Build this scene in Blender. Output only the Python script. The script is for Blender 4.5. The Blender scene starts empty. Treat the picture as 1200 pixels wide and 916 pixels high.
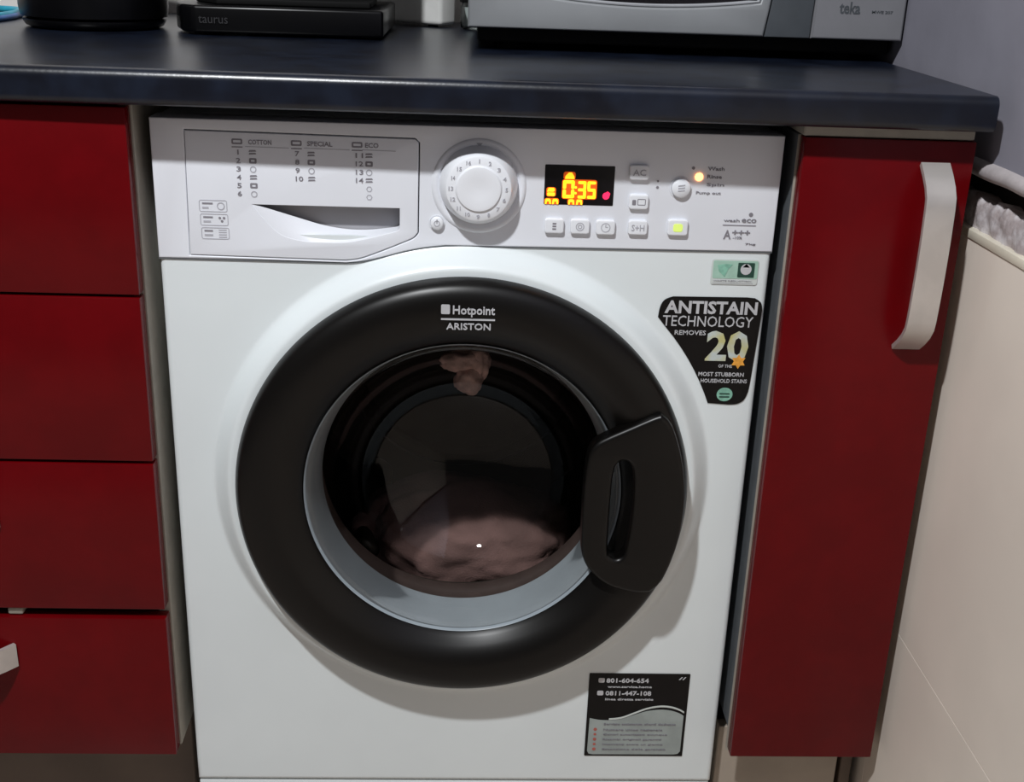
import bpy, bmesh, math, random
from mathutils import Vector, Matrix, noise
random.seed(7)
sc = bpy.context.scene
C = sc.collection

# ------------------------------------------------------------------ camera
cam_d = bpy.data.cameras.new('camera'); cam = bpy.data.objects.new('camera', cam_d); C.objects.link(cam)
F_PX = 1378.5
cam_d.sensor_fit = 'HORIZONTAL'; cam_d.sensor_width = 36.0; cam_d.lens = F_PX / 1200 * 36
cam_d.clip_start = 0.02
cr = Vector((0.99880738, -0.03453002, 0.03451799)); cd = Vector((0.01993938, -0.35685835, -0.93394568)); cf = Vector((0.0445672, 0.93352011, -0.35574425))
M = Matrix(((cr.x, -cd.x, -cf.x, -0.0057), (cr.y, -cd.y, -cf.y, -1.117), (cr.z, -cd.z, -cf.z, 1.0112), (0, 0, 0, 1)))
cam.matrix_world = M
sc.camera = cam

# ------------------------------------------------------------------ world, lamp, exposure
w = bpy.data.worlds.new('world'); sc.world = w; w.use_nodes = True
w.node_tree.nodes['Background'].inputs[0].default_value = (1.0, 0.94, 0.93, 1); w.node_tree.nodes['Background'].inputs[1].default_value = 0.10
ld = bpy.data.lights.new('ceiling_bulb', 'POINT'); ld.energy = 180; ld.shadow_soft_size = 0.045; ld.color = (0.96, 0.98, 1.0)
lo = bpy.data.objects.new('ceiling_bulb', ld); lo.location = (-0.50, -1.20, 2.38); C.objects.link(lo)
sc.view_settings.view_transform = 'Standard'; sc.view_settings.look = 'None'; sc.view_settings.gamma = 1; sc.view_settings.use_curve_mapping = False
sc.view_settings.exposure = 0.0

# ------------------------------------------------------------------ materials
def lin(c):
    return tuple(((v/255)/12.92 if v/255 <= 0.04045 else ((v/255+0.055)/1.055)**2.4) for v in c)
def mat(name, rgb, rough=0.5, metal=0.0, var=0.0, scale=40, bump=0.0, bscale=200, spec=0.5, emit=0, coat=0, rgb2=None, lo=0.38, hi=0.62):
    m = bpy.data.materials.new(name); m.use_nodes = True; nt = m.node_tree; b = nt.nodes['Principled BSDF']
    b.inputs['Roughness'].default_value = rough; b.inputs['Metallic'].default_value = metal
    b.inputs['Specular IOR Level'].default_value = spec; b.inputs['Coat Weight'].default_value = coat; b.inputs['Coat Roughness'].default_value = 0.1
    col = (*rgb, 1)
    b.inputs['Base Color'].default_value = col
    if emit:
        b.inputs['Emission Color'].default_value = col; b.inputs['Emission Strength'].default_value = emit
    tc = nt.nodes.new('ShaderNodeTexCoord')
    if var or rgb2:
        n = nt.nodes.new('ShaderNodeTexNoise'); n.inputs['Scale'].default_value = scale; n.inputs['Detail'].default_value = 5
        nt.links.new(tc.outputs['Object'], n.inputs['Vector'])
        r = nt.nodes.new('ShaderNodeValToRGB'); r.color_ramp.elements[0].position = lo; r.color_ramp.elements[1].position = hi
        if rgb2: r.color_ramp.elements[0].color = col; r.color_ramp.elements[1].color = (*rgb2, 1)
        else:
            r.color_ramp.elements[0].color = (*[v*(1-var) for v in rgb], 1); r.color_ramp.elements[1].color = (*[min(1, v*(1+var)) for v in rgb], 1)
        nt.links.new(n.outputs['Fac'], r.inputs['Fac']); nt.links.new(r.outputs['Color'], b.inputs['Base Color'])
    if bump:
        n2 = nt.nodes.new('ShaderNodeTexNoise'); n2.inputs['Scale'].default_value = bscale; n2.inputs['Detail'].default_value = 3
        nt.links.new(tc.outputs['Object'], n2.inputs['Vector'])
        bp = nt.nodes.new('ShaderNodeBump'); bp.inputs['Strength'].default_value = bump; bp.inputs['Distance'].default_value = 0.002
        nt.links.new(n2.outputs['Fac'], bp.inputs['Height']); nt.links.new(bp.outputs['Normal'], b.inputs['Normal'])
    return m
def glass_mat(name, tint=(1, 1, 1), refl=1.0, rough=0.02):
    m = bpy.data.materials.new(name); m.use_nodes = True; nt = m.node_tree
    for n in list(nt.nodes):
        if n.type != 'OUTPUT_MATERIAL': nt.nodes.remove(n)
    out = [n for n in nt.nodes if n.type == 'OUTPUT_MATERIAL'][0]
    t = nt.nodes.new('ShaderNodeBsdfTransparent'); t.inputs[0].default_value = (*tint, 1)
    g = nt.nodes.new('ShaderNodeBsdfGlossy'); g.inputs['Roughness'].default_value = rough
    f = nt.nodes.new('ShaderNodeFresnel'); f.inputs['IOR'].default_value = 1.5
    mul = nt.nodes.new('ShaderNodeMath'); mul.operation = 'MULTIPLY'; mul.use_clamp = True; mul.inputs[1].default_value = refl
    mx = nt.nodes.new('ShaderNodeMixShader')
    nt.links.new(f.outputs[0], mul.inputs[0]); nt.links.new(mul.outputs[0], mx.inputs[0]); nt.links.new(t.outputs[0], mx.inputs[1]); nt.links.new(g.outputs[0], mx.inputs[2])
    nt.links.new(mx.outputs[0], out.inputs[0])
    return m
MT = dict(
    enamel=mat('white_enamel', (.74, .79, .80), .32, var=.015, scale=8),
    panel=mat('white_plastic', (.76, .78, .83), .38, var=.012, scale=10),
    recess=mat('drawer_grey_plastic', (.38, .38, .41), .5, var=.02),
    knob=mat('knob_plastic', (.80, .82, .86), .35, var=.01),
    black=mat('black_gloss_plastic', (.0022, .0017, .0014), .36, var=.1, spec=.32),
    handle=mat('black_handle_plastic', (.0020, .0016, .0014), .34, var=.1, spec=.32),
    print_grey=mat('grey_print', (.22, .21, .235), .6, var=.05),
    print_light=mat('light_grey_print', (.42, .42, .46), .6, var=.05),
    print_white=mat('silver_print', (.50, .50, .52), .5, var=.05),
    gasket=mat('pale_grey_trim_ring', (.29, .335, .37), .30, var=.05, scale=20),
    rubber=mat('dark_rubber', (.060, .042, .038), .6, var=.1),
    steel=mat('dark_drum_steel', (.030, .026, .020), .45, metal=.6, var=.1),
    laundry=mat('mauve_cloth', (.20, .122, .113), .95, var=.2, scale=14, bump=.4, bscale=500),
    reflection_pink=mat('pale_pink_reflection', (.78, .54, .50), .95, var=.2, scale=60, bump=.4, bscale=500),
    glass=glass_mat('door_glass', (.92, .90, .88), .7),
    rim=glass_mat('glass_flange', (.86, .92, .95), 1.2, .06),
    jarglass=glass_mat('jar_glass', (.75, .8, .8), 1.2, .05),
    screen=mat('display_black', (.004, .003, .004), .15, var=.1),
    amber=mat('amber_segments', (1.0, .50, .015), .5, emit=1.5),
    glow=mat('amber_segment_halo', (.75, .10, .002), .5, emit=.35),
    redled=mat('red_icon', (.9, .02, .10), .5, emit=.9),
    led=mat('orange_led', (1.0, .42, .16), .5, emit=3.0),
    lime=mat('lime_lit_icon', (.66, .82, .18), .5, emit=.35),
    sticker=mat('sticker_black', (.0035, .0028, .0030), .38, var=.15, scale=60, spec=.25),
    sticker2=mat('sticker_grey', (.32, .36, .35), .45, var=.10, scale=30),
    mint=mat('sticker_mint', (.36, .56, .46), .45, var=.08, scale=60),
    green=mat('sticker_green', (.22, .47, .36), .45, var=.15, scale=200),
    dgreen=mat('sticker_dark_green', (.01, .05, .035), .45, var=.1),
    whitepaper=mat('sticker_white', (.60, .64, .62), .5, var=.03),
    orange=mat('sticker_orange', (.80, .36, .05), .5, var=.15, scale=200),
    gold=mat('sticker_gold', (.52, .50, .22), .45, rgb2=(.52, .58, .56), scale=55),
    redprint=mat('red_print', (.40, .10, .08), .6, var=.1),
    red=mat('red_lacquer', (.112, .0008, .0024), .27, var=.06, scale=25, bump=.02, bscale=60, spec=.2),
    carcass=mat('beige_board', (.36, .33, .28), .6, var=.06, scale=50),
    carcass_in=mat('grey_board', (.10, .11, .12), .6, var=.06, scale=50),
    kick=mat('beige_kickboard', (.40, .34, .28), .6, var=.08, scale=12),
    shaded_kick=mat('shaded_kickboard', (.13, .095, .072), .6, var=.1, scale=12),  # beige kickboard darkened to brown, its shade put into the colour
    alu=mat('satin_metal', (.62, .58, .55), .38, metal=.55, var=.05, scale=30),
    worktop=mat('dark_blue_laminate', (.0020, .0033, .0085), .30, rgb2=(.0060, .0098, .0210), scale=26, bump=.05, bscale=260, spec=.55),
    silver=mat('microwave_silver', (.27, .28, .29), .38, metal=.2, var=.03, scale=20),
    silver_rim=mat('microwave_rim', (.42, .43, .45), .3, metal=.2, var=.02),
    dgrey=mat('microwave_dark_strip', (.065, .073, .082), .4, var=.05),
    mgrey=mat('microwave_panel_grey', (.20, .20, .215), .42, var=.04, scale=20),
    blackbody=mat('black_appliance_plastic', (.002, .002, .0025), .28, var=.1, spec=.25),
    darkmetal=mat('dark_sheet_metal', (.03, .03, .035), .45, metal=.3, var=.1),
    blackprint=mat('faint_grey_print', (.018, .018, .02), .5, var=.05),
    mblack=mat('matt_black_plastic', (.002, .002, .002), .75, spec=.2, var=.1),
    boxwhite=mat('white_box_plastic', (.70, .70, .68), .4, var=.03),
    cyan=mat('cyan_cable', (.02, .32, .45), .45, var=.15), bluec=mat('blue_cable', (.02, .11, .35), .45, var=.15),
    lilac=mat('lilac_paint', (.238, .233, .278), .75, var=.06, scale=6, bump=.25, bscale=35),
    tile=mat('beige_tile', (.85, .765, .675), .42, var=.04, scale=5, bump=.03, bscale=30),
    cream=mat('cream_edge_tile', (.86, .80, .66), .35, var=.06, scale=20),
    tile_edge=mat('wall_grout', (.10, .085, .07), .8, var=.1),
    filler=mat('crumbly_plaster', (.60, .57, .59), .9, rgb2=(.36, .31, .31), scale=60, bump=.8, bscale=150),
    ledge=mat('pale_plaster', (.40, .365, .37), .7, var=.1, scale=40, bump=.3, bscale=120),
    cavity=mat('cavity_dark', (.03, .025, .025), .9, var=.1),
    backwall=mat('back_wall_white', (.78, .75, .72), .5, var=.04, scale=10),
    paint=mat('room_paint', (.55, .53, .53), .8, var=.03, scale=4),
    floor=mat('floor_beige_tile', (.42, .36, .31), .4, var=.06, scale=6),
)

# ------------------------------------------------------------------ helpers
WL = {}
def finish(me, smooth=True, ang=35):
    if smooth:
        me.shade_smooth()
        me.set_sharp_from_angle(angle=math.radians(ang))
    else: me.shade_flat()
def obj(name, bm, m, parent=None, loc=None, smooth=True, label=None, ang=35):
    """link a world-space bmesh as ONE mesh object, its origin at its root's place"""
    o_loc = Vector(WL[parent.name]) if parent else Vector(loc or (0, 0, 0))
    me = bpy.data.meshes.new(name)
    bmesh.ops.translate(bm, verts=bm.verts, vec=-o_loc)
    bm.to_mesh(me); bm.free(); finish(me, smooth, ang)
    me.materials.append(MT[m])
    o = bpy.data.objects.new(name, me); C.objects.link(o)
    if parent: o.parent = parent
    else: o.location = o_loc
    WL[o.name] = tuple(o_loc)
    if label: o['label'] = label
    return o
def thing(name, label, cat, loc, group=None):
    o = bpy.data.objects.new(name, None); C.objects.link(o); o.location = loc; o.empty_display_size = .05
    WL[o.name] = tuple(loc); o['label'] = label; o['category'] = cat
    if group: o['group'] = group
    return o
def tag(o, label, cat, group=None):
    o['label'] = label; o['category'] = cat
    if group: o['group'] = group
    return o
def struct(o): o['kind'] = 'structure'; return o
def box(x0, x1, y0, y1, z0, z1, bev=0, seg=2, bm=None):
    b = bmesh.new()
    bmesh.ops.create_cube(b, size=1, matrix=Matrix.Translation(((x0+x1)/2, (y0+y1)/2, (z0+z1)/2)) @ Matrix.Diagonal((x1-x0, y1-y0, z1-z0, 1)))
    if bev: bmesh.ops.bevel(b, geom=b.edges[:], offset=bev, segments=seg, profile=.5, affect='EDGES')
    return add(bm, b) if bm else b
class Each:
    """collects small printed pieces as single parts of one parent"""
    def __init__(self, name, m, parent): self.name, self.m, self.parent = name, m, parent
def add(bm, b):
    if isinstance(bm, Each):
        obj(bm.name, b, bm.m, bm.parent); return bm
    me = bpy.data.meshes.new('tmp'); b.to_mesh(me); b.free(); bm.from_mesh(me); bpy.data.meshes.remove(me); return bm
def lathe(prof, cx, c2, n=96, axis='Y', cap0=False, cap1=False, a0=0, a1=2*math.pi):
    """profile of (r, t); t runs along the axis"""
    b = bmesh.new(); full = abs(a1-a0-2*math.pi) < 1e-6
    rows = []
    for r, t in prof:
        row = []
        for i in range(n if full else n+1):
            a = a0 + (a1-a0)*i/n
            p = (cx+r*math.cos(a), t, c2+r*math.sin(a)) if axis == 'Y' else (cx+r*math.cos(a), c2+r*math.sin(a), t)
            row.append(b.verts.new(p))
        rows.append(row)
    for k in range(len(rows)-1):
        L = len(rows[k])
        for i in range(L if full else L-1):
            j = (i+1) % L
            b.faces.new((rows[k][i], rows[k][j], rows[k+1][j], rows[k+1][i]))
    if cap0: b.faces.new(rows[0])
    if cap1: b.faces.new(rows[-1])
    bmesh.ops.recalc_face_normals(b, faces=b.faces[:])
    return b
def curve_mesh(cu):
    o = bpy.data.objects.new('tmp', cu); C.objects.link(o)
    dg = bpy.context.evaluated_depsgraph_get(); me = bpy.data.meshes.new_from_object(o.evaluated_get(dg))
    bpy.data.objects.remove(o); bpy.data.curves.remove(cu)
    b = bmesh.new(); b.from_mesh(me); bpy.data.meshes.remove(me)
    bmesh.ops.remove_doubles(b, verts=b.verts, dist=1e-6)
    return b
def plate(outer, y, thick, holes=(), bev=0.0, seg=2):
    """flat plate in the x-z plane; front face at y, facing the room"""
    cu = bpy.data.curves.new('tmp', 'CURVE'); cu.dimensions = '2D'; cu.fill_mode = 'BOTH'
    for pts in [outer, *holes]:
        s = cu.splines.new('POLY'); s.points.add(len(pts)-1); s.use_cyclic_u = True
        for p, q in zip(s.points, pts): p.co = (q[0], q[1], 0, 1)
    cu.extrude = max(thick/2-bev, 1e-6); cu.bevel_depth = bev; cu.bevel_resolution = seg; cu.offset = -bev
    b = curve_mesh(cu)
    for v in b.verts: v.co = Vector((v.co.x, y+thick/2-v.co.z, v.co.y))
    return b
def text(body, x0, x1, z0, z1, y, bold=0.0, ext=.00025, shear=0):
    cu = bpy.data.curves.new('tmp', 'FONT'); cu.body = body; cu.size = 1; cu.extrude = .01; cu.offset = bold; cu.shear = shear; cu.resolution_u = 2
    b = curve_mesh(cu)
    xs = [v.co.x for v in b.verts]; ys = [v.co.y for v in b.verts]
    X0, X1, Y0, Y1 = min(xs), max(xs), min(ys), max(ys)
    for v in b.verts:
        v.co = Vector((x0+(v.co.x-X0)/(X1-X0)*(x1-x0), y-(v.co.z/.01)*ext, z0+(v.co.y-Y0)/(Y1-Y0)*(z1-z0)))
    return b
def rrect(x0, x1, z0, z1, r, n=5):
    pts = []
    for cx, cz, a in ((x1-r, z0+r, -90), (x1-r, z1-r, 0), (x0+r, z1-r, 90), (x0+r, z0+r, 180)):
        for i in range(n+1):
            t = math.radians(a+90*i/n); pts.append((cx+r*math.cos(t), cz+r*math.sin(t)))
    return pts
def circ(cx, cz, r, n=24, sz=1): return [(cx+r*math.cos(2*math.pi*i/n), cz+sz*r*math.sin(2*math.pi*i/n)) for i in range(n)]
def frame(x0, x1, z0, z1, t, y, bm, r=.001):
    return add(bm, plate(rrect(x0, x1, z0, z1, r, 3), y, .0003, [rrect(x0+t, x1-t, z0+t, z1-t, max(r-t, .0003), 3)]))
def spline(pts, n=8):
    out = []
    P = [pts[0], *pts, pts[-1]]
    for i in range(1, len(P)-2):
        for k in range(n):
            t = k/n; out.append(tuple(.5*((2*P[i][d])+(-P[i-1][d]+P[i+1][d])*t+(2*P[i-1][d]-5*P[i][d]+4*P[i+1][d]-P[i+2][d])*t*t+(-P[i-1][d]+3*P[i][d]-3*P[i+1][d]+P[i+2][d])*t**3) for d in range(len(P[0]))))
    out.append(tuple(pts[-1])); return out
def tube(pts, r, n=10):
    cu = bpy.data.curves.new('tmp', 'CURVE'); cu.dimensions = '3D'; cu.bevel_depth = r; cu.bevel_resolution = 3; cu.use_fill_caps = True
    s = cu.splines.new('POLY'); s.points.add(len(pts)-1)
    for p, q in zip(s.points, pts): p.co = (*q, 1)
    return curve_mesh(cu)
def strap(path, wdir, width, thick, bev=.0008):
    """flat strap of rectangular section swept along a path of points"""
    b = bmesh.new(); W = Vector(wdir); rows = []
    for i, p in enumerate(path):
        p = Vector(p); t = (Vector(path[min(i+1, len(path)-1)])-Vector(path[max(i-1, 0)])).normalized(); nn = t.cross(W).normalized()
        rows.append([b.verts.new(p+W*sx*width/2+nn*sn*thick/2) for sx, sn in ((-1, -1), (1, -1), (1, 1), (-1, 1))])
    for k in range(len(rows)-1):
        for i in range(4): b.faces.new((rows[k][i], rows[k][(i+1) % 4], rows[k+1][(i+1) % 4], rows[k+1][i]))
    b.faces.new(rows[0]); b.faces.new(rows[-1])
    bmesh.ops.recalc_face_normals(b, faces=b.faces[:])
    return b
def bow(a, length, yb, depth, axis, n=20):
    """points of a bow handle; a is the centre on the face, yb the face's y"""
    out = []
    for i in range(n+1):
        s = -1+2*i/n; e = 1-abs(s); k = min(1, e/.34); k = 1-(1-k)**1.7; d = depth*(.82*k+.18*k*(1-s*s))
        out.append((a[0]+s*length/2, yb-d, a[1]) if axis == 'X' else (a[0], yb-d, a[1]+s*length/2))
    return out

# ================================================================== setting
XW = .4875; YB = .72; XL = -1.7; YF = -2.5; ZC = 2.55
struct(obj('floor', box(XL, XW+.06, YF, YB+.05, -.05, 0), 'floor'))
struct(obj('wall_back', box(XL, XW+.06, YB, YB+.05, 0, ZC), 'backwall'))
# right wall: lilac plaster above with a swollen lower lip, a broken course under it, beige tiles below
prof = [(XW, ZC), (XW, .855), (XW, .842), (XW, .834), (XW, .828), (XW, .823), (XW+.001, .8195), (XW+.004, .819), (XW+.03, .819)]
b = bmesh.new(); rows = []
NY = 60
for i in range(NY+1):
    y = YF+(YB-YF)*i/NY if i < 2 else -1.0+(YB+1.0)*(i-2)/(NY-2)
    row = []
    for k, (x, z) in enumerate(prof):
        wob = .0016*noise.noise(Vector((y*14, z*6, 1.0))) if 0 < k < 8 else 0
        row.append(b.verts.new((x+wob, y, z+(wob*1.2 if k > 2 else 0))))
    rows.append(row)
for i in range(NY):
    for k in range(len(prof)-1): b.faces.new((rows[i][k], rows[i+1][k], rows[i+1][k+1], rows[i][k+1]))
bmesh.ops.recalc_face_normals(b, faces=b.faces[:])
wr = struct(obj('wall_right', b, 'lilac', ang=60))
obj('backing', box(XW+.03, XW+.06, YF, YB, 0, ZC), 'cavity', wr)
b = bmesh.new(); rows = []
for i in range(NY+1):
    y = -.9+.93*i/NY
    wob = .0012*noise.noise(Vector((y*18, 2, 1.0)))
    rows.append([b.verts.new((x+wob, y, z+wob)) for x, z in ((XW+.001, .8345), (XW-.0040, .8325), (XW-.0072, .8285), (XW-.0078, .8240), (XW-.0055, .8195), (XW+.002, .8175), (XW+.029, .8172))])
for i in range(NY):
    for k in range(6): b.faces.new((rows[i][k], rows[i+1][k], rows[i+1][k+1], rows[i][k+1]))
bmesh.ops.recalc_face_normals(b, faces=b.faces[:])
obj('plaster_ledge', b, 'ledge', wr, ang=60)
# crumbly filler bedded in the broken course
b = bmesh.new(); rows = []; N1, N2 = 160, 10
for i in range(N1+1):
    y = -.75+.95*i/N1; row = []
    top = .797+.006*noise.noise(Vector((y*30, 0, 0)))+.004*noise.noise(Vector((y*90, 3, 0)))
    for k in range(N2+1):
        t = k/N2; z = .745+(top-.745)*t
        x = XW+.004+.012*max(0, t-.75)*4*.5+.004*noise.noise(Vector((y*70, z*70, 5)))
        row.append(b.verts.new((x, y, z)))
    row.append(b.verts.new((XW+.031, y, top-.004)))
    rows.append(row)
for i in range(N1):
    for k in range(N2+1): b.faces.new((rows[i][k], rows[i+1][k], rows[i+1][k+1], rows[i][k+1]))
bmesh.ops.recalc_face_normals(b, faces=b.faces[:])
obj('plaster_filler', b, 'filler', wr, ang=80)
obj('grout', box(XW+.006, XW+.0305, YF+.01, YB-.01, .002, .765), 'tile_edge', wr)
for y1 in (.62, .02, -.58, -1.18, -1.78):
    for z0, z1 in ((.0012, .3099), (.3103, .7584)):
        obj('tile', box(XW-.0015, XW+.0105, y1-.5998, y1-.0002, z0, z1, .0003, 1), 'tile', wr)
    obj('edge_strip', box(XW-.0030, XW+.0105, y1-.5998, y1-.0002, .7588, .7678, .0012, 2), 'cream', wr)

# ================================================================== worktop
def worktop():
    x0, x1 = -.83, XW-.0035; yf, yb, zb, zt = -.050, YB-.004, .8655, .8975
    pr = []
    for cy, cz, r, a0, a1 in ((yf+.009, zt-.009, .009, 90, 180), (yf+.007, zb+.007, .007, 180, 270)):
        for i in range(9):
            a = math.radians(a0+(a1-a0)*i/8); pr.append((cy+r*math.cos(a), cz+r*math.sin(a)))
    pr = [(yb, zt)]+pr+[(yb, zb)]
    b = bmesh.new(); L = [b.verts.new((x0, y, z)) for y, z in pr]; R = [b.verts.new((x1, y, z)) for y, z in pr]
    for v in L+R:
        if v.co.y < .2: v.co.y += .0025-.0125*(v.co.x+.40)+(.0 if v.co.x < 0 else 0)
    for v in R:
        if v.co.y < -.04: v.co.x -= .012
    n = len(pr)
    for i in range(n): b.faces.new((L[i], L[(i+1) % n], R[(i+1) % n], R[i]))
    b.faces.new(L); b.faces.new(R); bmesh.ops.recalc_face_normals(b, faces=b.faces[:])
    return tag(obj('worktop', b, 'worktop', loc=(-.17, .3, zb)), 'dark blue-black laminate kitchen worktop with a rounded front edge', 'worktop')
worktop()

# ================================================================== left drawer cabinet
def drawer_cabinet():
    xr, xl = -.311, -.811
    t = thing('drawer_cabinet', 'red four-drawer base cabinet left of the washing machine', 'cabinet', (-.56, .27, 0))
    obj('side_panel', box(-.3225, -.3095, -.011, .58, .157, .8645, .0008, 1), 'carcass', t)
    obj('side_panel', box(-.8175, -.7995, -.011, .58, .157, .8645, .0008, 1), 'carcass', t)
    obj('back_panel', box(-.7990, -.3230, .57, .579, .1575, .8645), 'carcass_in', t)
    obj('bottom_panel', box(-.7990, -.3230, -.010, .568, .1575, .174), 'carcass_in', t)
    obj('kickboard', box(-.8165, -.3105, .040, .055, .001, .1562, .001, 1), 'shaded_kick', t)
    for i, (z0, z1) in enumerate(((.6865, .8615), (.5135, .6835), (.3425, .5100), (.1575, .3315))):
        d = obj('drawer', box(xl, xr, -.030, -.0125, z0, z1, .0013, 2), 'red', t)
        zc = (.800, .625, .452, .2865)[i]
        obj('handle', strap(bow((-.566, zc), .190, -.031, .030, 'X'), (0, 0, 1), .027, .0045), 'alu', d, ang=60)
        bb = box(xl+.03, xr-.03, -.0122, .50, z0+.02, z0+.032)
        obj('drawer_box', bb, 'carcass_in', d)
    bb = box(-.476, -.460, -.026, -.0122, .3325, .3405, .002, 2)
    obj('catch', bb, 'carcass', t, label='small pale catch in the gap above the lowest drawer')
drawer_cabinet()

# ================================================================== right door cabinet
def door_cabinet():
    t = thing('door_cabinet', 'narrow red base cabinet with one bow-handled door beside the right wall', 'cabinet', (.39, .27, 0))
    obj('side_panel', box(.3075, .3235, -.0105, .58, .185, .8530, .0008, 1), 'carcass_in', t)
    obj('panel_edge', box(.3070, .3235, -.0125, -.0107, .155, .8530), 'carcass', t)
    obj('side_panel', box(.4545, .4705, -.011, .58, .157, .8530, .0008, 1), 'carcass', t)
    obj('top_rail', box(.3075, .4680, -.028, .05, .8542, .8640, .001, 1), 'carcass', t)
    obj('back_panel', box(.324, .454, .565, .575, .10, .8530), 'carcass_in', t)
    obj('bottom_panel', box(.324, .454, -.008, .564, .157, .175), 'carcass_in', t)
    obj('kickboard', box(.3085, .4560, .030, .045, .001, .156, .001, 1), 'kick', t)
    obj('kickboard_end', box(.4625, .4760, .034, .050, .001, .156, .001, 1), 'shaded_kick', t)  # strip painted dark brown for the shade beside the kickboard
    d = obj('door', box(.3085, .4700, -.030, -.0128, .1595, .8532, .0013, 2), 'red', t)
    obj('handle', strap(bow((.4330, .7420), .180, -.031, .030, 'Z'), (1, 0, 0), .0275, .0045), 'alu', d, ang=60)
    for z in (.25, .77):
        obj('hinge', box(.436, .4535, -.0120, .03, z-.02, z+.02, .002, 1), 'alu', d)
door_cabinet()

# ================================================================== washing machine
CZ = .479; R0 = .2314
YP = -.002                      # control panel front
def washing_machine():
    t = thing('washing_machine', 'white front-loading washing machine with a black ringed porthole door', 'washing machine', (0, .29, 0))
    H = .2975
    # steel shell
    b = box(-H+.0005, H-.0005, .032, .58, .012, .8495, .004, 2)
    bmesh.ops.delete(b, geom=[f for f in b.faces if f.normal.y < -.9], context='FACES')
    obj('shell', b, 'enamel', t)
    # front sheet: polar grid round the porthole with the raised surround
    def hgt(r):
        u = min(1, max(0, (r-.2365)/.0225)); return .022*(1-u*u*(3-2*u))
    b = bmesh.new(); zb, zt = .0997, .742
    angs = sorted(set([2*math.pi*i/180 for i in range(180)] + [math.atan2(z-CZ, x) % (2*math.pi) for x in (-H, H) for z in (zb, zt)]))
    radii = [.205, .215, .225, .2325, .236, .238, .240, .242, .244, .246, .248, .250, .252, .254, .256, .258, .260, .262, .266, .270]
    def edge(a, ins):
        c, s = math.cos(a), math.sin(a); k = 9
        if c > 1e-9: k = min(k, (H-ins)/c)
        if c < -1e-9: k = min(k, (H-ins)/-c)
        if s > 1e-9: k = min(k, (zt-CZ)/s)
        if s < -1e-9: k = min(k, (CZ-zb-ins)/-s)
        return k
    rows = []
    for r in radii: rows.append([b.verts.new((min(r, edge(a, .006))*math.cos(a), -hgt(r), CZ+min(r, edge(a, .006))*math.sin(a))) for a in angs])
    for ins, y in ((.009, 0), (.006, 0), (.005, 0), (.0025, .0006), (.0007, .0025), (0, .006), (0, .032)):
        rows.append([b.verts.new((edge(a, ins)*math.cos(a), y, CZ+edge(a, ins)*math.sin(a))) for a in angs])
    n = len(angs)
    for k in range(len(rows)-1):
        for i in range(n): b.faces.new((rows[k][i], rows[k+1][i], rows[k+1][(i+1) % n], rows[k][(i+1) % n]))
    bmesh.ops.remove_doubles(b, verts=b.verts, dist=1e-6); bmesh.ops.recalc_face_normals(b, faces=b.faces[:])
    # make sure the sheet faces the room
    if sum(f.normal.y*f.calc_area() for f in b.faces) > 0: bmesh.ops.reverse_faces(b, faces=b.faces[:])
    obj('front_sheet', b, 'enamel', t, ang=50)
    obj('kickplate', box(-H+.001, H-.001, .0015, .031, .012, .0985, .003, 2), 'enamel', t)
    for x in (-.25, .25):
        for y in (.06, .52): obj('foot', lathe([(.02, 0.0005), (.02, .006), (.012, .008), (.012, .0125)], x, y, 20, 'Z', True, True), 'blackbody', t)
    # control panel, lower edge stepping up to the right of the drawer
    seam = [(-H, .7165), (-.120, .7160)] + spline([(-.118, .7160), (-.104, .7175), (-.086, .7215), (-.062, .7285), (-.042, .7328), (-.022, .7355)], 5) + [(H, .7372), (H, .8495), (-H, .8495)]
    dr = [(-.2672, .7205), (-.122, .7188)] + spline([(-.118, .7188), (-.104, .7212), (-.085, .7285), (-.064, .7375), (-.0535, .7425), (-.0490, .7475)], 5) + [(-.0485, .8330), (-.0515, .8362), (-.2655, .8385)]
    cx = sum(p[0] for p in dr)/len(dr); cz = sum(p[1] for p in dr)/len(dr)
    hole = []
    for i, p in enumerate(dr):
        a, c = Vector(dr[i-1]), Vector(dr[(i+1) % len(dr)]); tn = (c-a).normalized(); nn = Vector((tn.y, -tn.x)); hole.append((p[0]+nn.x*.0011, p[1]+nn.y*.0011))
    pan = obj('control_panel', plate(seam, YP, .036, [hole], .0013, 3), 'panel', t, ang=40)
    sl = seam[:-2]
    obj('seam_strip', plate(sl+[(x, z-.0013) for x, z in sl[::-1]], -.0012, .001), 'carcass_in', t)
    # detergent drawer
    lipb = spline([(-.2060, .7706), (-.196, .7580), (-.180, .7425), (-.160, .7368), (-.140, .7360), (-.118, .7366), (-.098, .7405), (-.080, .7455), (-.0685, .7490), (-.0662, .7530)], 4)
    dhole = [(-.0662, .7706)] + lipb[:0] + [(-.2060, .7706)] + lipb[1:]
    d = obj('detergent_drawer', plate(dr, YP-.0004, .006, [dhole], .0008, 2), 'panel', t)
    obj('drawer_back', plate(dr, .014, .004), 'recess', d)
    # scooped bright lip under the finger recess
    lipt = spline([(-.2060, .7706), (-.196, .7680), (-.180, .7625), (-.160, .7555), (-.140, .7490), (-.118, .7458), (-.098, .7457), (-.080, .7478), (-.0685, .7500), (-.0662, .7535)], 4)
    b = bmesh.new(); rws = []
    for (xa, za), (xb, zb2) in zip(lipb, lipt):
        rw = []
        for k in range(7):
            u = k/6; yy = YP+.0002+min(.0145, .85*(.7706-zb2)/1.28)*u**1.2
            rw.append(b.verts.new((xa+(xb-xa)*u, yy, za+(zb2-za)*u)))
        rws.append(rw)
    for i in range(len(rws)-1):
        for k in range(6): b.faces.new((rws[i][k], rws[i+1][k], rws[i+1][k+1], rws[i][k+1]))
    bmesh.ops.recalc_face_normals(b, faces=b.faces[:])
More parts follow.
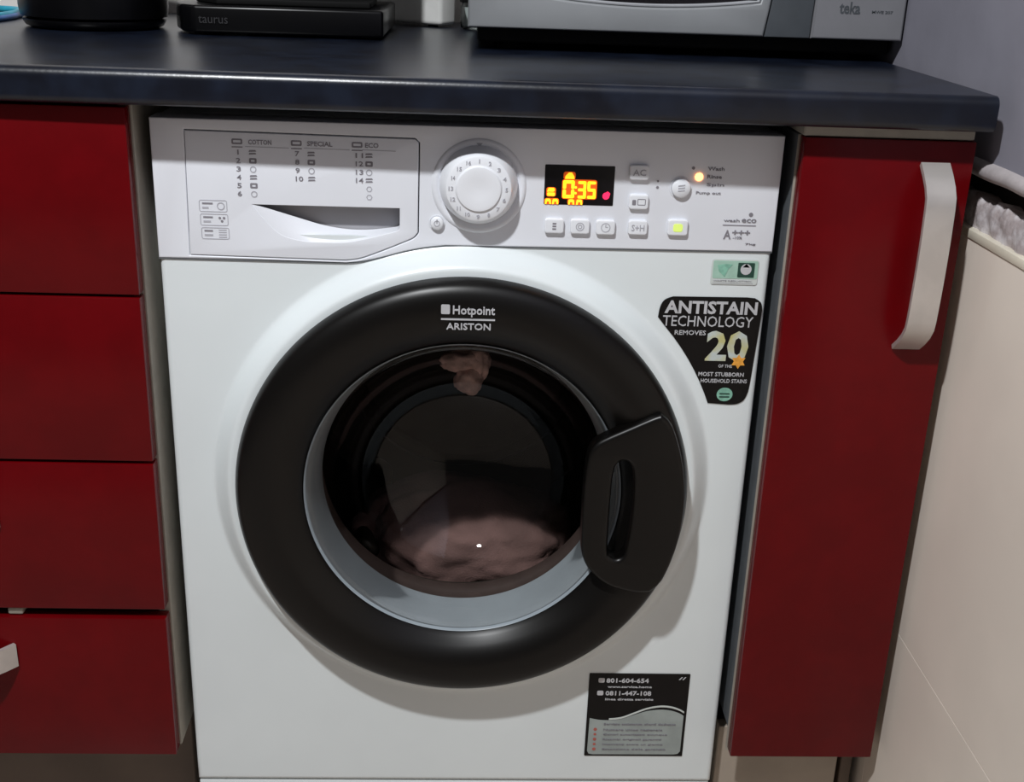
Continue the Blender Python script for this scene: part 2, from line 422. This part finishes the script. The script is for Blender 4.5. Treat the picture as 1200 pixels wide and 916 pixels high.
    if sum(f.normal.y*f.calc_area() for f in b.faces) > 0: bmesh.ops.reverse_faces(b, faces=b.faces[:])
    obj('finger_lip', b, 'panel', d, ang=80)
    # printing on the drawer: three programme columns and three small boxes
    yt = YP-.0007
    b = Each('printed_mark', 'print_grey', d); bl = Each('printed_mark', 'print_light', d)
    cols = ((-.2225, -.207, 'COTTON', .0215, [str(i) for i in range(1, 7)], .8290), (-.1675, -.1525, 'SPECIAL', .0235, ['7', '8', '9', '10'], .8290), (-.1110, -.0985, 'ECO', .0125, ['11', '12', '13', '14'], .8290))
    for x0, x1, head, wd, nums, z in cols:
        add(b, plate(rrect(x0, x0+.010, z-.002, z+.0032, .0012, 3), yt, .0003, [rrect(x0+.0015, x0+.0085, z-.0005, z+.0018, .0005, 2)]))
        add(b, text(head, x1, x1+wd, z-.0018, z+.0026, yt, .01))
        add(b, plate([(x0, z-.0050), (x0+.010, z-.0050), (x0+.010, z-.0040), (x0, z-.0040)], yt, .0003))
        add(bl, plate([(x1-.003, z-.0042), (x1+wd+.016, z-.0046), (x1+wd+.016, z-.0040), (x1-.003, z-.0036)], yt, .0003))
        for i, s in enumerate(nums):
            zz = z-.0095-i*.0078
            add(b, text(s, x0+(.0050 if s == '1' else .0035), x0+(.0062 if s == '1' else .0075 if len(s) == 1 else .0105), zz-.002, zz+.0026, yt, .01))
            if i % 3 == 1: add(b, plate(rrect(x1, x1+.007, zz-.0022, zz+.0028, .001, 2), yt, .0003, [rrect(x1+.0018, x1+.0052, zz-.0006, zz+.0012, .0004, 2)]))
            elif i % 3 == 2: add(bl, plate(circ(x1+.0035, zz, .0031, 14), yt, .0003, [circ(x1+.0035, zz, .0021, 14)]))
            else:
                for q in (-.0018, .0008): add(b, plate([(x1, zz+q), (x1+.007, zz+q+.0004), (x1+.0062, zz+q+.0018), (x1+.0006, zz+q+.0016)], yt, .0003))
    x1 = -.0985; z = .829
    for i in (4, 5): add(bl, plate(circ(x1+.0035, z-.0095-i*.0078, .0030, 6), yt, .0003, [circ(x1+.0035, z-.0095-i*.0078, .0020, 6)]))
    for i in range(3):
        zt2 = .7740-i*.0132; x0 = -.2560+i*.0004
        frame(x0, x0+.0265, zt2-.0115, zt2, .0007, yt, bl, .002)
        add(b, plate([(x0+.003, zt2-.0042), (x0+.013-i*.001, zt2-.0042), (x0+.013-i*.001, zt2-.0026), (x0+.003, zt2-.0026)], yt, .0003))
        add(bl, plate([(x0+.003, zt2-.0084), (x0+.009+i*.001, zt2-.0084), (x0+.009+i*.001, zt2-.0066), (x0+.003, zt2-.0066)], yt, .0003))
        if i == 0: add(bl, plate(circ(x0+.0205, zt2-.0058, .0038, 14), yt, .0003, [circ(x0+.0205, zt2-.0058, .0028, 14)]))
        if i == 1:
            for q in range(3): add(b, plate(circ(x0+.0185+q*.002, zt2-.004-(q % 2)*.003, .0013, 8), yt, .0003))
        if i == 2:
            for q in range(4): add(bl, plate([(x0+.0165, zt2-.0098+q*.0023), (x0+.0240, zt2-.0098+q*.0023), (x0+.0240, zt2-.0088+q*.0023), (x0+.0165, zt2-.0088+q*.0023)], yt, .0003))
    # programme knob in its dished collar
    kx, kz = .0085, .7955
    obj('knob_collar', lathe([(.0455, YP+.0005), (.0445, YP-.0012), (.0425, YP-.0022), (.0400, YP-.0022), (.0385, YP-.0008), (.036, YP-.0002), (.02, YP)], kx+.0005, kz-.0015, 64), 'panel', t, ang=60)
    k = obj('programme_knob', lathe([(.0375, YP-.0005), (.0365, YP-.006), (.0340, YP-.014), (.0318, YP-.0195), (.0305, YP-.0215), (.0290, YP-.0222), (.0222, YP-.0226), (.0214, YP-.0232), (.0205, YP-.0244), (.0175, YP-.0248), (.009, YP-.0238), (.0005, YP-.0234)], kx, kz, 64, cap1=True), 'knob', t, ang=28)
    b = Each('number', 'print_light', k)
    for i in range(16):
        a = 2*math.pi*i/16+math.pi/2; px, pz = kx+.0260*math.cos(a), kz+.0260*math.sin(a)
        s = .0022 if i % 3 else .0017
        n_ = 1+(16-i) % 16; k_ = .25 if n_ == 1 else .7 if n_ < 10 else 1
        add(b, text(str(n_), px-s*k_, px+s*k_, pz-.0019, pz+.0019, YP-.0227, .012))
    b = plate([(kx-.003, kz+.0395), (kx+.003, kz+.0395), (kx, kz+.0360)], YP-.0024, .0004)
    obj('pointer', b, 'print_light', t)
    # buttons
    def button(cx, cz, sym, w=.0185, h=.0142, name='button', m='knob'):
        o = obj(name, plate(rrect(cx-w/2, cx+w/2, cz-h/2, cz+h/2, .0026, 5), YP-.0042, .006, bev=.0011, seg=2), m, t, ang=50)
        b = bmesh.new(); y = YP-.0044
        if sym == 'bars':
            for q in range(3): add(b, plate([(cx-.0018, cz-.0036+q*.0026), (cx+.0018, cz-.0036+q*.0026), (cx+.0018, cz-.0020+q*.0026), (cx-.0018, cz-.0020+q*.0026)], y, .0003))
        elif sym == 'spin':
            for q in range(2): add(b, plate(circ(cx, cz, .0042-.002*q, 16), y, .0003, [circ(cx, cz, .0032-.002*q, 16)]))
        elif sym == 'clock':
            add(b, plate(circ(cx, cz, .0046, 18), y, .0003, [circ(cx, cz, .0038, 18)])); add(b, plate([(cx-.0004, cz), (cx+.0022, cz), (cx+.0022, cz+.0007), (cx+.0004, cz+.0007), (cx+.0004, cz+.003), (cx-.0004, cz+.003)], y, .0003))
        elif sym == 'box':
            add(b, plate(rrect(cx-.0065, cx-.0028, cz-.0030, cz+.0022, .0008, 2), y, .0003)); frame(cx-.0015, cx+.0065, cz-.0030, cz+.0032, .0007, y, b)
        elif sym: add(b, text(sym, cx-.0062, cx+.0062, cz-.0030, cz+.0030, y, .006))
        if sym: obj('symbol', b, 'print_grey' if sym in ('box', 'bars') else 'print_light', o)
        else: b.free()
        return o
    for cx, cz, s in ((.0822, .7582, 'bars'), (.1070, .7582, 'spin'), (.1318, .7580, 'clock'), (.1630, .7587, 'S+H'), (.1622, .7836, 'box'), (.1608, .8118, 'AC')): button(cx, cz, s)
    o = button(.2018, .7597, '', .0195, .0155)
    obj('lit_icon', plate(rrect(.1972, .2064, .7558, .7636, .0022, 4), YP-.0045, .0004), 'lime', o, label='lime green lit symbol')
    def round_button(cx, cz, r, sym):
        o = obj('round_button', lathe([(r, YP+.001), (r, YP-.0032), (r-.0012, YP-.0044), (.0005, YP-.0044)], cx, cz, 32, cap1=True), 'knob', t, ang=50)
        obj('rim', lathe([(r+.0016, YP-.0002), (r+.0014, YP-.0008), (r+.0004, YP-.0008)], cx, cz, 32), 'panel', o)
        b = bmesh.new(); y = YP-.0047
        if sym == 'power':
            add(b, plate(circ(cx, cz, .0030, 16), y, .0003, [circ(cx, cz, .0022, 16)])); add(b, plate([(cx-.0005, cz), (cx+.0005, cz), (cx+.0005, cz+.0042), (cx-.0005, cz+.0042)], y, .0003))
        else:
            for q in range(3): add(b, plate([(cx-.0032, cz-.0030+q*.0025), (cx+.0032, cz-.0022+q*.0025), (cx+.0032, cz-.0010+q*.0025), (cx-.0032, cz-.0018+q*.0025)], y, .0003))
        obj('symbol', b, 'print_light', o)
    round_button(-.0305, .7577, .0064, 'power'); round_button(.2020, .7977, .0092, 'start')
    # phase lamps and their words
    obj('phase_lamp', lathe([(.0040, YP-.0004), (.0036, YP-.0016), (.0020, YP-.0024), (.0003, YP-.0026)], .2186, .8087, 20, cap1=True), 'led', t, label='glowing orange indicator lamp')
    b = Each('printed_mark', 'print_grey', t)
    for q, wd in ((.8168, .016), (.8092, .014), (.8012, .017), (.7932, .024)):
        x0 = .2265 if q > .8 else .217
        add(b, text('Wash' if q > .815 else 'Rinse' if q > .805 else 'Spin' if q > .8 else 'Pump out', x0, x0+wd, q-.0018, q+.0018, YP-.0003, .01))
    add(b, plate(circ(.2125, .8170, .0016, 10), YP-.0003, .0003)); add(b, plate(circ(.1795, .7975, .0014, 10), YP-.0003, .0003)); add(b, plate(circ(.1795, .8035, .0010, 10), YP-.0003, .0003))
    # efficiency marks
    add(b, text('wash', .2465, .2620, .7660, .7690, YP-.0003, .01)); add(b, text('eco', .2640, .2785, .7655, .7695, YP-.0003, .02))
    add(b, plate(circ(.2725, .7735, .0022, 8), YP-.0003, .0003))
    add(b, plate([(.2460, .7622), (.2785, .7622), (.2785, .7632), (.2460, .7632)], YP-.0003, .0003))
    add(b, text('A', .2475, .2550, .7490, .7580, YP-.0003, .02)); add(b, text('+++', .2560, .2735, .7535, .7580, YP-.0003, .03)); add(b, text('-10%', .2570, .2660, .7492, .7520, YP-.0003, .005))
    add(b, text('7kg', .2700, .2800, .7432, .7455, YP-.0003, .005))
    # display
    dsp = obj('display', plate(rrect(.0712, .1378, .7785, .8165, .0008, 2), YP-.0003, .002), 'screen', t)
    def seg(x, z, wd, ht, on, th, b):
        g = .0003; h2 = ht/2
        S = dict(a=(x+g, x+wd-g, z+ht-th, z+ht), d=(x+g, x+wd-g, z, z+th), g=(x+g, x+wd-g, z+h2-th/2, z+h2+th/2), f=(x, x+th, z+h2+g, z+ht-g), b=(x+wd-th, x+wd, z+h2+g, z+ht-g), e=(x, x+th, z+g, z+h2-g), c=(x+wd-th, x+wd, z+g, z+h2-g))
        for s in on:
            q = S[s]; add(b, plate(rrect(*q, th*.35, 2), YP-.0012, .0005))
    b = Each('amber_segment', 'amber', dsp); zd = .7850
    seg(.0888, zd, .0112, .0172, 'abcdef', .0032, b); seg(.1030, zd, .0082, .0166, 'abgcd', .0028, b); seg(.1122, zd, .0084, .0166, 'afgcd', .0028, b)
    for q in (.7900, .7955): add(b, plate(circ(.1012, q, .0012, 10), YP-.0012, .0005))
    add(b, plate([(.0905, .8035), (.0995, .8035), (.0992, .8060), (.0968, .8095), (.0940, .8095), (.0908, .8060)], YP-.0012, .0005))
    add(b, plate(rrect(.0742, .0815, .7868, .7900, .0008, 2), YP-.0012, .0005)); add(b, plate(rrect(.0742, .0752, .7905, .7922, .0003, 2), YP-.0012, .0005)); add(b, plate(rrect(.0746, .0812, .7908, .7945, .0016, 3), YP-.0012, .0005))
    for x in (.0722, .0792, .0945, .1022):
        add(b, plate([(x, .7790), (x+.0016, .7790), (x+.0020, .7814), (x+.0040, .7814), (x+.0044, .7790), (x+.0060, .7790), (x+.0056, .7832), (x+.0044, .7840), (x+.0014, .7840), (x+.0004, .7832)], YP-.0012, .0005))
    b = Each('segment_bloom', 'glow', dsp)  # bloom round the lit segments, drawn as larger dim orange plates
    for q in ((.0880, .1215, .7842, .8030), (.0890, .1005, .8028, .8102), (.0732, .0825, .7860, .7950), (.0716, .0858, .7787, .7846), (.0938, .1088, .7787, .7846)): add(b, plate(rrect(*q, .0022, 4), YP-.0007, .0004))
    b = plate(circ(.1305, .7880, .0034, 12), YP-.0012, .0005, [circ(.1300, .7872, .0012, 8)]); add(b, plate([(.1278, .7860), (.1335, .7862), (.1345, .7905), (.1318, .7925), (.1290, .7895)], YP-.0010, .0004))
    obj('lock_icon', b, 'redled', dsp, label='glowing red padlock symbol')
    # ---------------- porthole door
    dr_ = obj('door_ring', lathe([(.1630, -.010), (.1632, -.0200), (.1642, -.0222), (.1690, -.0268), (.1750, -.0325), (.1820, -.0378), (.1900, -.0415), (.1960, -.0430), (.2030, -.0437), (.2120, -.0430), (.2190, -.0412), (.2245, -.0385), (.2275, -.0355), (.2300, -.0310), (R0, -.0265), (R0, -.0215), (.2290, -.0200)], 0, CZ, 160), 'black', t, ang=50)
    # maker's mark
    b = Each('maker_mark', 'print_white', dr_); yl = -.0440
    add(b, plate(rrect(-.0247, -.0163, .6792, .6885, .0012, 3), yl, .0012))
    add(b, text('Hotpoint', -.0135, .0265, .6768, .6878, yl-.0002, .015, .0008))
    add(b, plate([(-.0247, .6733), (.0268, .6733), (.0268, .6748), (-.0247, .6748)], yl, .0012))
    add(b, text('ARISTON', -.0195, .0228, .6640, .6705, yl-.0002, .012, .0008))
    obj('trim_ring', lathe([(.1632, -.0225), (.1615, -.0205), (.1590, -.0095), (.1560, .0020), (.1515, .0140), (.1492, .0230)], 0, CZ, 128), 'gasket', t, ang=60)
    gl = obj('glass_bowl', lathe([(.1610, -.0195), (.1588, -.0200), (.1560, -.0170), (.1515, -.0080), (0.1490, 0.0000), (0.1485, 0.0093), (0.1472, 0.0185), (0.1449, 0.0275), (0.1417, 0.0365), (0.1377, 0.0452), (0.1328, 0.0536), (0.1270, 0.0617), (0.1205, 0.0694), (0.1133, 0.0766), (0.1054, 0.0834), (0.0968, 0.0897), (0.0876, 0.0955), (0.0779, 0.1006), (0.0676, 0.1051), (0.0570, 0.1090), (0.0460, 0.1122), (0.0348, 0.1147), (0.0233, 0.1165), (0.0117, 0.1176), (.001, .118)], 0, CZ, 128, cap1=True), 'glass', t, ang=70)
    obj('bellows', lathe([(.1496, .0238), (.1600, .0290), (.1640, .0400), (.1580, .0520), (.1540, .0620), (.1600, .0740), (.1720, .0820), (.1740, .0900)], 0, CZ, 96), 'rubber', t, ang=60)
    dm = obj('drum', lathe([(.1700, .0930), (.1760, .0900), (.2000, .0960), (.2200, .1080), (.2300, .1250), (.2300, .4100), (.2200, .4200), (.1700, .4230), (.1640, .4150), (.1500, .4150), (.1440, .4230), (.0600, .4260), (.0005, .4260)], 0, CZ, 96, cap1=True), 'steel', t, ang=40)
    for i in range(3):
        a = math.radians(35+120*i); b = box(-.018, .018, .15, .40, -.236, -.185, .012, 3)
        bmesh.ops.rotate(b, verts=b.verts, cent=(0, 0, 0), matrix=Matrix.Rotation(a, 3, 'Y')); bmesh.ops.translate(b, verts=b.verts, vec=(0, 0, CZ))
        obj('lifter', b, 'steel', dm)
    # door handle: right hand segment of the ring with a grab bar across the glass edge
    a0, a1 = math.radians(28.2), math.radians(-26.0)
    ra = lambda i: R0-.0065-.0055*max(0, (abs(i/12-1)-.8)/.2)**2
    arc = [(ra(i)*math.cos(a0+(a1-a0)*i/24), CZ+ra(i)*math.sin(a0+(a1-a0)*i/24)) for i in range(25)]
    out = spline([(.1225, .5260), (.1245, .5400), (.1300, .5500), (.1400, .5570), (.1640, .5690), (.1840, .5790), arc[0]], 4) + arc[1:] + spline([arc[-1], (.1830, .3820), (.1660, .3855), (.1530, .3900), (.1410, .3985), (.1310, .4095), (.1255, .4200), (.1225, .4350), (.1212, .4800), (.1215, .5100)], 4)[1:]
    slot = spline([(.1515, .5260), (.1560, .5315), (.1620, .5320), (.1665, .5285), (.1700, .5200), (.1718, .5000), (.1720, .4760), (.1705, .4500), (.1680, .4310), (.1640, .4235), (.1580, .4215), (.1525, .4245), (.1495, .4310), (.1490, .4760), (.1495, .5120)], 3)
    b = plate(out, -.0520, .022, [slot], .0050, 4)
    hd = obj('door_handle', b, 'handle', t, ang=50)
    # ---------------- stickers
    ys = -.0009
    arcs = [(.2675*math.cos(math.radians(a)), CZ+.2675*math.sin(math.radians(a))) for a in (21.5, 24, 27, 30, 33, 36, 39, 42)]
    out = arcs + spline([(.1905, .6680), (.1920, .6790), (.1960, .6860), (.2040, .6895)], 4) + [(.2780, .6902)] + spline([(.2860, .6895), (.2925, .6850), (.2945, .6770)], 4) + [(.2905, .6000), ] + spline([(.2895, .5900), (.2860, .5810), (.2790, .5765), (.2700, .5757)], 4)
    st = obj('stain_sticker', plate(out, ys, .0006), 'sticker', t, label='black sticker reading ANTISTAIN TECHNOLOGY removes 20')
    b = Each('lettering', 'print_white', st); y = ys-.0003
    add(b, text('ANTISTAIN', .1965, .2895, .6722, .6856, y, .03)); add(b, text('TECHNOLOGY', .1955, .2865, .6590, .6700, y, .0))
    add(b, text('REMOVES', .2085, .2400, .6500, .6548, y, .01)); add(b, text('OF THE', .2560, .2700, .6160, .6192, y, .01)); add(b, text('MOST STUBBORN', .2365, .2830, .6065, .6108, y, .015)); add(b, text('HOUSEHOLD STAINS', .2395, .2870, .5995, .6036, y, .01))
    obj('number', text('20', .2415, .2845, .6225, .6550, y, .03), 'gold', st)
    b = plate([(.2760+(.0078 if i % 2 else .0046)*math.cos(i*math.pi/6), .6228+(.0078 if i % 2 else .0046)*math.sin(i*math.pi/6)) for i in range(12)], y-.0004, .0004)
    obj('splash', b, 'orange', st); obj('seal', plate(circ(.2655, .5868, .0082, 28, .9), y, .0004), 'green', st)
    b = bmesh.new()
    for q in range(2): add(b, plate(rrect(.2600, .2705, .5872-q*.0035, .5884-q*.0035, .0004, 2), y-.0004, .0003))
    obj('seal_lines', b, 'dgreen', st)
    g = obj('green_sticker', plate(rrect(.2395, .2860, .7030, .7285, .0025, 4), ys, .0006), 'whitepaper', t, label='small white and green sticker under the control panel')
    obj('leaf_panel', plate(rrect(.2410, .2855, .7092, .7272, .0015, 3), y, .0004), 'mint', g)
    obj('leaf', plate([(.2470, .7165), (.2530, .7110), (.2560, .7190), (.2600, .7235), (.2530, .7240), (.2450, .7225)], y-.0004, .0003), 'green', g)
    obj('dark_square', plate(rrect(.2655, .2820, .7108, .7255, .0008, 2), y-.0004, .0003), 'dgreen', g)
    b = plate(circ(.2735, .7190, .0055, 20), y-.0008, .0003); add(b, plate([(.2700, .7210), (.2735, .7248), (.2770, .7210)], y-.0008, .0003))
    obj('emblem', b, 'print_white', g)
    obj('small_lines', add(text('WASTE REDUCTION', .2420, .2800, .7062, .7077, y, .0), plate([(.2420, .7042), (.2820, .7042), (.2820, .7047), (.2420, .7047)], y, .0004)), 'print_light', g)
    # service sticker, lower right
    x0, x1, z0, z1 = .1465, .2605, .1370, .2490
    s2 = obj('service_sticker', plate(rrect(x0, x1, z0, z1, .0008, 2), ys, .0006), 'sticker', t, label='black and grey sticker with two phone numbers, low on the front')
    wave = spline([(.1500, .1890), (.1600, .1868), (.1720, .1862), (.1850, .1878), (.2000, .1935), (.2150, .1990), (.2300, .2010), (.2420, .2000), (.2520, .1965), (.2575, .1930)], 4)
    obj('grey_field', plate(wave+[(.2575, .1440)]+[(.2550, .1405), (.2500, .1395), (.1560, .1392), (.1515, .1400), (.1495, .1440)], y, .0004), 'sticker2', s2)
    w2 = [(x, z+.0008+.0030*max(0, min(1, (x-.19)/.04))) for x, z in wave]
    obj('wave_line', plate(w2[8:]+[(x, z+.0022) for x, z in w2[8:]][::-1], y-.0004, .0003), 'whitepaper', s2)
    b = Each('lettering', 'print_white', s2)
    add(b, plate(rrect(.1570, .1640, .2370, .2430, .0015, 3), y, .0004)); add(b, text('801-604-654', .1660, .2140, .2370, .2428, y, .02)); add(b, text('www.service.home', .1680, .2180, .2302, .2330, y, .015))
    add(b, plate(rrect(.1565, .1635, .2200, .2260, .0015, 3), y, .0004)); add(b, text('0811-447-108', .1660, .2180, .2200, .2258, y, .02)); add(b, text('linea diretta servizio', .1660, .2210, .2135, .2162, y, .015))
    add(b, text('//', .2480, .2560, .2415, .2450, y, .01))
    b = Each('small_print', 'print_grey', s2); yy = y-.0004
    for q, (s, wd) in enumerate((('Servizio assistenza clienti dedicato', .083), ('Numero unico nazionale', .068), ('Centri autorizzati ovunque', .074), ('Ricambi originali garantiti', .068), ('Interventi entro un giorno', .070), ('Estensione della garanzia', .074))):
        z = .1812-q*.0068-(.001 if q else 0); add(b, text(s, .1665, .1665+wd, z-.0012, z+.0016, yy, .012))
    b = Each('red_bullet', 'redprint', s2)
    for q in range(5):
        z = .1740-q*.0068; add(b, plate(circ(.1572, z, .0017 if q % 2 else .0021, 8), yy, .0003))
washing_machine()

# ---------------- laundry inside the drum, and pink lumps modelled for a reflection
def clump(c, rad, amp, seed, fold=26, sub=5):
    b = bmesh.new(); bmesh.ops.create_icosphere(b, subdivisions=sub, radius=1)
    for v in b.verts:
        p = v.co.copy(); q = p*1.3+Vector((seed, seed*.7, 0))
        d = 1+amp*noise.noise(q*1.6)+amp*.5*abs(noise.noise(q*3.7))+amp*.18*math.sin(fold*noise.noise(q*1.1))
        v.co = Vector((c[0]+p.x*rad[0]*d, c[1]+p.y*rad[1]*d, c[2]+p.z*rad[2]*d))
    return b
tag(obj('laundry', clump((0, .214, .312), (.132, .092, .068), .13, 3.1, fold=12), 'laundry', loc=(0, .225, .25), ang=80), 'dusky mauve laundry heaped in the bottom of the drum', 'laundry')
gm = clump((.005, .160, .538), (.017, .016, .017), .20, 8.3, fold=4, sub=4)  # pink lumps added in place of a reflection on the glass
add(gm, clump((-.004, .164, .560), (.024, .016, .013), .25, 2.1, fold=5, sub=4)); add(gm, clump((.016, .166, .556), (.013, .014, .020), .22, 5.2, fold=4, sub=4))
tag(obj('laundry', gm, 'reflection_pink', loc=(.002, .165, .54), ang=80), 'pale pink lumps behind the door glass standing in for a reflection', 'laundry')

# ================================================================== things on the worktop
ZT = .8975
def microwave():
    x0, x1, yf, yb, z0, z1 = -.0047, .4838, .245, .600, .9225, 1.195
    t = thing('microwave', 'silver microwave oven standing against the right wall on the worktop', 'microwave', (.24, .42, ZT))
    obj('body', box(x0+.002, x1-.0005, yf+.018, yb, z0+.001, z1-.002, .004, 2), 'darkmetal', t)
    obj('base', box(x0+.012, x1-.003, yf+.030, yb-.02, ZT+.008, z0+.001, .002, 1), 'mblack', t)  # black box standing in for the shadow in the gap under the oven
    for x in (x0+.05, x1-.05):
        for y in (yf+.07, yb-.06): obj('foot', lathe([(.015, ZT), (.016, ZT+.006), (.016, ZT+.0085)], x, y, 16, 'Z', True, True), 'mblack', t)
    xd = lambda z: .3268+(z-.9245)*.144-(z-.9245)**2*.25
    edge = [(xd(z0+(z1-z0)*i/10), z0+(z1-z0)*i/10) for i in range(11)]
    bot = [(x, .9500+.55*(x-.195)**2) for x in [.030+.289*i/24 for i in range(25)]]
    win = bot+[(.325, .985), (.3345, 1.06), (.331, 1.14)]+[(x, 1.168-.35*(x-.18)**2) for x in [.315-.285*i/12 for i in range(13)]]
    d = obj('door', plate([(x0, z0)]+edge+[(x0, z1)], yf, .018, [win], .003, 2), 'silver', t)
    wc = Vector((sum(p[0] for p in win)/len(win), sum(p[1] for p in win)/len(win)))
    rin = []
    for i, p in enumerate(win):
        a, c = Vector(win[i-1]), Vector(win[(i+1) % len(win)]); tn = (c-a).normalized(); nn = Vector((-tn.y, tn.x)); rin.append((p[0]+nn.x*.0035, p[1]+nn.y*.0035))
    obj('window_rim', plate(win, yf+.0005, .010, [rin], .0012, 2), 'silver_rim', d)
    obj('window', plate(rin, yf+.006, .004), 'screen', d)
    obj('divider_strip', plate([(p[0]+.0012, p[1]) for p in edge]+[(.388, z1), (.3790, z0)], yf+.002, .016, bev=.001), 'dgrey', t)
    p = obj('control_panel', plate([(.3800, z0), (x1, z0), (x1, z1), (.3890, z1)], yf, .018, bev=.003), 'mgrey', t)
    b = text('teka', .4085, .4320, .9500, .9630, yf-.0003, .02)
    add(b, text('MWE 207', .4455, .4690, .9515, .9545, yf-.0003, .01))
    obj('maker_mark', b, 'dgrey', p)
    for zz in (1.02, 1.10): obj('dial', lathe([(.022, yf), (.022, yf-.012), (.020, yf-.016), (.0005, yf-.016)], .436, zz, 32, cap1=True), 'silver_rim', p)
microwave()

def kettle():
    cx, cy = -.459, .405
    t = thing('kettle', 'round black kettle at the left end of the worktop', 'kettle', (cx, cy, ZT))
    obj('base', lathe([(.072, ZT), (.080, ZT+.003), (.083, ZT+.008), (.083, ZT+.0105), (.078, ZT+.0115)], cx, cy, 48, 'Z', True, True), 'blackbody', t, ang=50)
    obj('body', lathe([(.078, ZT+.0118), (.0855, ZT+.0140), (.0870, ZT+.026), (.0865, ZT+.06), (.082, ZT+.12), (.072, ZT+.19), (.066, ZT+.205)], cx, cy, 64, 'Z', True, True), 'blackbody', t, ang=50)
    obj('lid', lathe([(.064, ZT+.2052), (.060, ZT+.216), (.030, ZT+.222), (.012, ZT+.224), (.012, ZT+.236), (.004, ZT+.238)], cx, cy, 48, 'Z', True, True), 'blackbody', t, ang=50)
    obj('handle', tube(spline([(cx-.066, cy+.01, ZT+.195), (cx-.105, cy+.01, ZT+.20), (cx-.125, cy+.01, ZT+.16), (cx-.118, cy+.01, ZT+.09), (cx-.083, cy+.01, ZT+.06)], 8), .009), 'blackbody', t, ang=60)
    b = bmesh.new()
    pts = [(cx+.070, ZT+.15), (cx+.110, ZT+.195), (cx+.104, ZT+.200), (cx+.062, ZT+.195)]
    b = plate(pts, cy-.018, .036, bev=.006, seg=2)
    obj('spout', b, 'blackbody', t)
kettle()

def coffee_maker():
    t = thing('coffee_maker', 'black coffee maker with a wide lipped base between kettle and microwave', 'coffee maker', (-.22, .48, ZT))
    foot = [(-.324, .328), (-.104, .335), (-.103, .56), (-.357, .56), (-.357, .388), (-.342, .344)]
    def prism(pts, z0, z1, bev):
        b = bmesh.new(); lo = [b.verts.new((x, y, z0)) for x, y in pts]; hi = [b.verts.new((x, y, z1)) for x, y in pts]; n = len(pts)
        for i in range(n): b.faces.new((lo[i], lo[(i+1) % n], hi[(i+1) % n], hi[i]))
        b.faces.new(lo); b.faces.new(hi); bmesh.ops.recalc_face_normals(b, faces=b.faces[:])
        bmesh.ops.bevel(b, geom=b.edges[:], offset=bev, segments=3, profile=.5, affect='EDGES'); return b
    bs = obj('base', prism(foot, ZT+.003, ZT+.034, .004), 'blackbody', t, ang=50)
    for x, y in ((-.31, .358), (-.12, .358), (-.34, .55), (-.12, .55)): obj('foot', lathe([(.010, ZT), (.010, ZT+.0035)], x, y, 12, 'Z', True, True), 'mblack', t)
    obj('maker_mark', text('taurus', -.318, -.284, ZT+.014, ZT+.022, .3275, .0), 'blackprint', bs)
    obj('drip_tray', prism([(-.300, .346), (-.120, .352), (-.120, .46), (-.335, .46), (-.335, .40)], ZT+.0342, ZT+.042, .002), 'mblack', t)
    obj('tower', box(-.345, -.108, .418, .565, ZT+.0425, ZT+.30, .012, 3), 'blackbody', t, ang=50)
    obj('brew_head', box(-.330, -.120, .365, .4245, ZT+.21, ZT+.29, .012, 3), 'blackbody', t, ang=50)
coffee_maker()

def white_box():
    pts = [(-.151, .655), (-.042, .588), (-.020, .614), (-.124, .682)]
    b = bmesh.new(); lo = [b.verts.new((x, y, ZT+.003)) for x, y in pts]; hi = [b.verts.new((x*1.0, y, ZT+.16)) for x, y in pts]; n = 4
    for i in range(n): b.faces.new((lo[i], lo[(i+1) % n], hi[(i+1) % n], hi[i]))
    b.faces.new(lo); b.faces.new(hi); bmesh.ops.recalc_face_normals(b, faces=b.faces[:])
    bmesh.ops.bevel(b, geom=b.edges[:], offset=.006, segments=3, profile=.5, affect='EDGES')
    t = thing('storage_box', 'white plastic box with a rounded corner behind the coffee maker', 'box', (-.08, .66, ZT))
    obj('body', b, 'boxwhite', t, ang=50)
    for x, y in ((-.126, .658), (-.053, .612)): obj('foot', lathe([(.007, ZT), (.007, ZT+.004)], x, y, 12, 'Z', True, True), 'mblack', t)
white_box()

def jar():
    cx, cy = .006, .585
    t = thing('glass_jar', 'small pale glass jar with dark lid between white box and microwave', 'jar', (cx, cy, ZT))
    obj('jar_body', lathe([(.016, ZT+.0003), (.020, ZT+.002), (.021, ZT+.010), (.021, ZT+.030), (.019, ZT+.035)], cx, cy, 32, 'Z', True, False), 'jarglass', t, ang=50)
    obj('contents', lathe([(.015, ZT+.003), (.0185, ZT+.005), (.0185, ZT+.029), (.0005, ZT+.031)], cx, cy, 32, 'Z', True, True), 'boxwhite', t, ang=50)
    obj('lid', lathe([(.0215, ZT+.0355), (.022, ZT+.037), (.022, ZT+.052), (.020, ZT+.054)], cx, cy, 32, 'Z', True, True), 'mblack', t, ang=50)
jar()

def cables():
    p = [(-.78, .40, ZT+.0046), (-.68, .405, ZT+.0046), (-.612, .440, ZT+.0046), (-.597, .490, ZT+.0046), (-.606, .560, ZT+.0046), (-.640, .605, ZT+.0046), (-.76, .615, ZT+.0046)]
    tag(obj('cable', tube(spline(p, 8), .0045), 'cyan', loc=(-.66, .60, ZT), ang=60), 'bright cyan cable lying on the worktop left of the kettle', 'cable')
    p = [(-.78, .375, ZT+.0036), (-.68, .378, ZT+.0036), (-.600, .408, ZT+.0036), (-.585, .460, ZT+.0036), (-.590, .530, ZT+.0036), (-.590, .640, ZT+.0036)]
    tag(obj('cable', tube(spline(p, 8), .0035), 'bluec', loc=(-.67, .53, ZT), ang=60), 'darker blue cable in front of the cyan one on the worktop', 'cable')
cables()
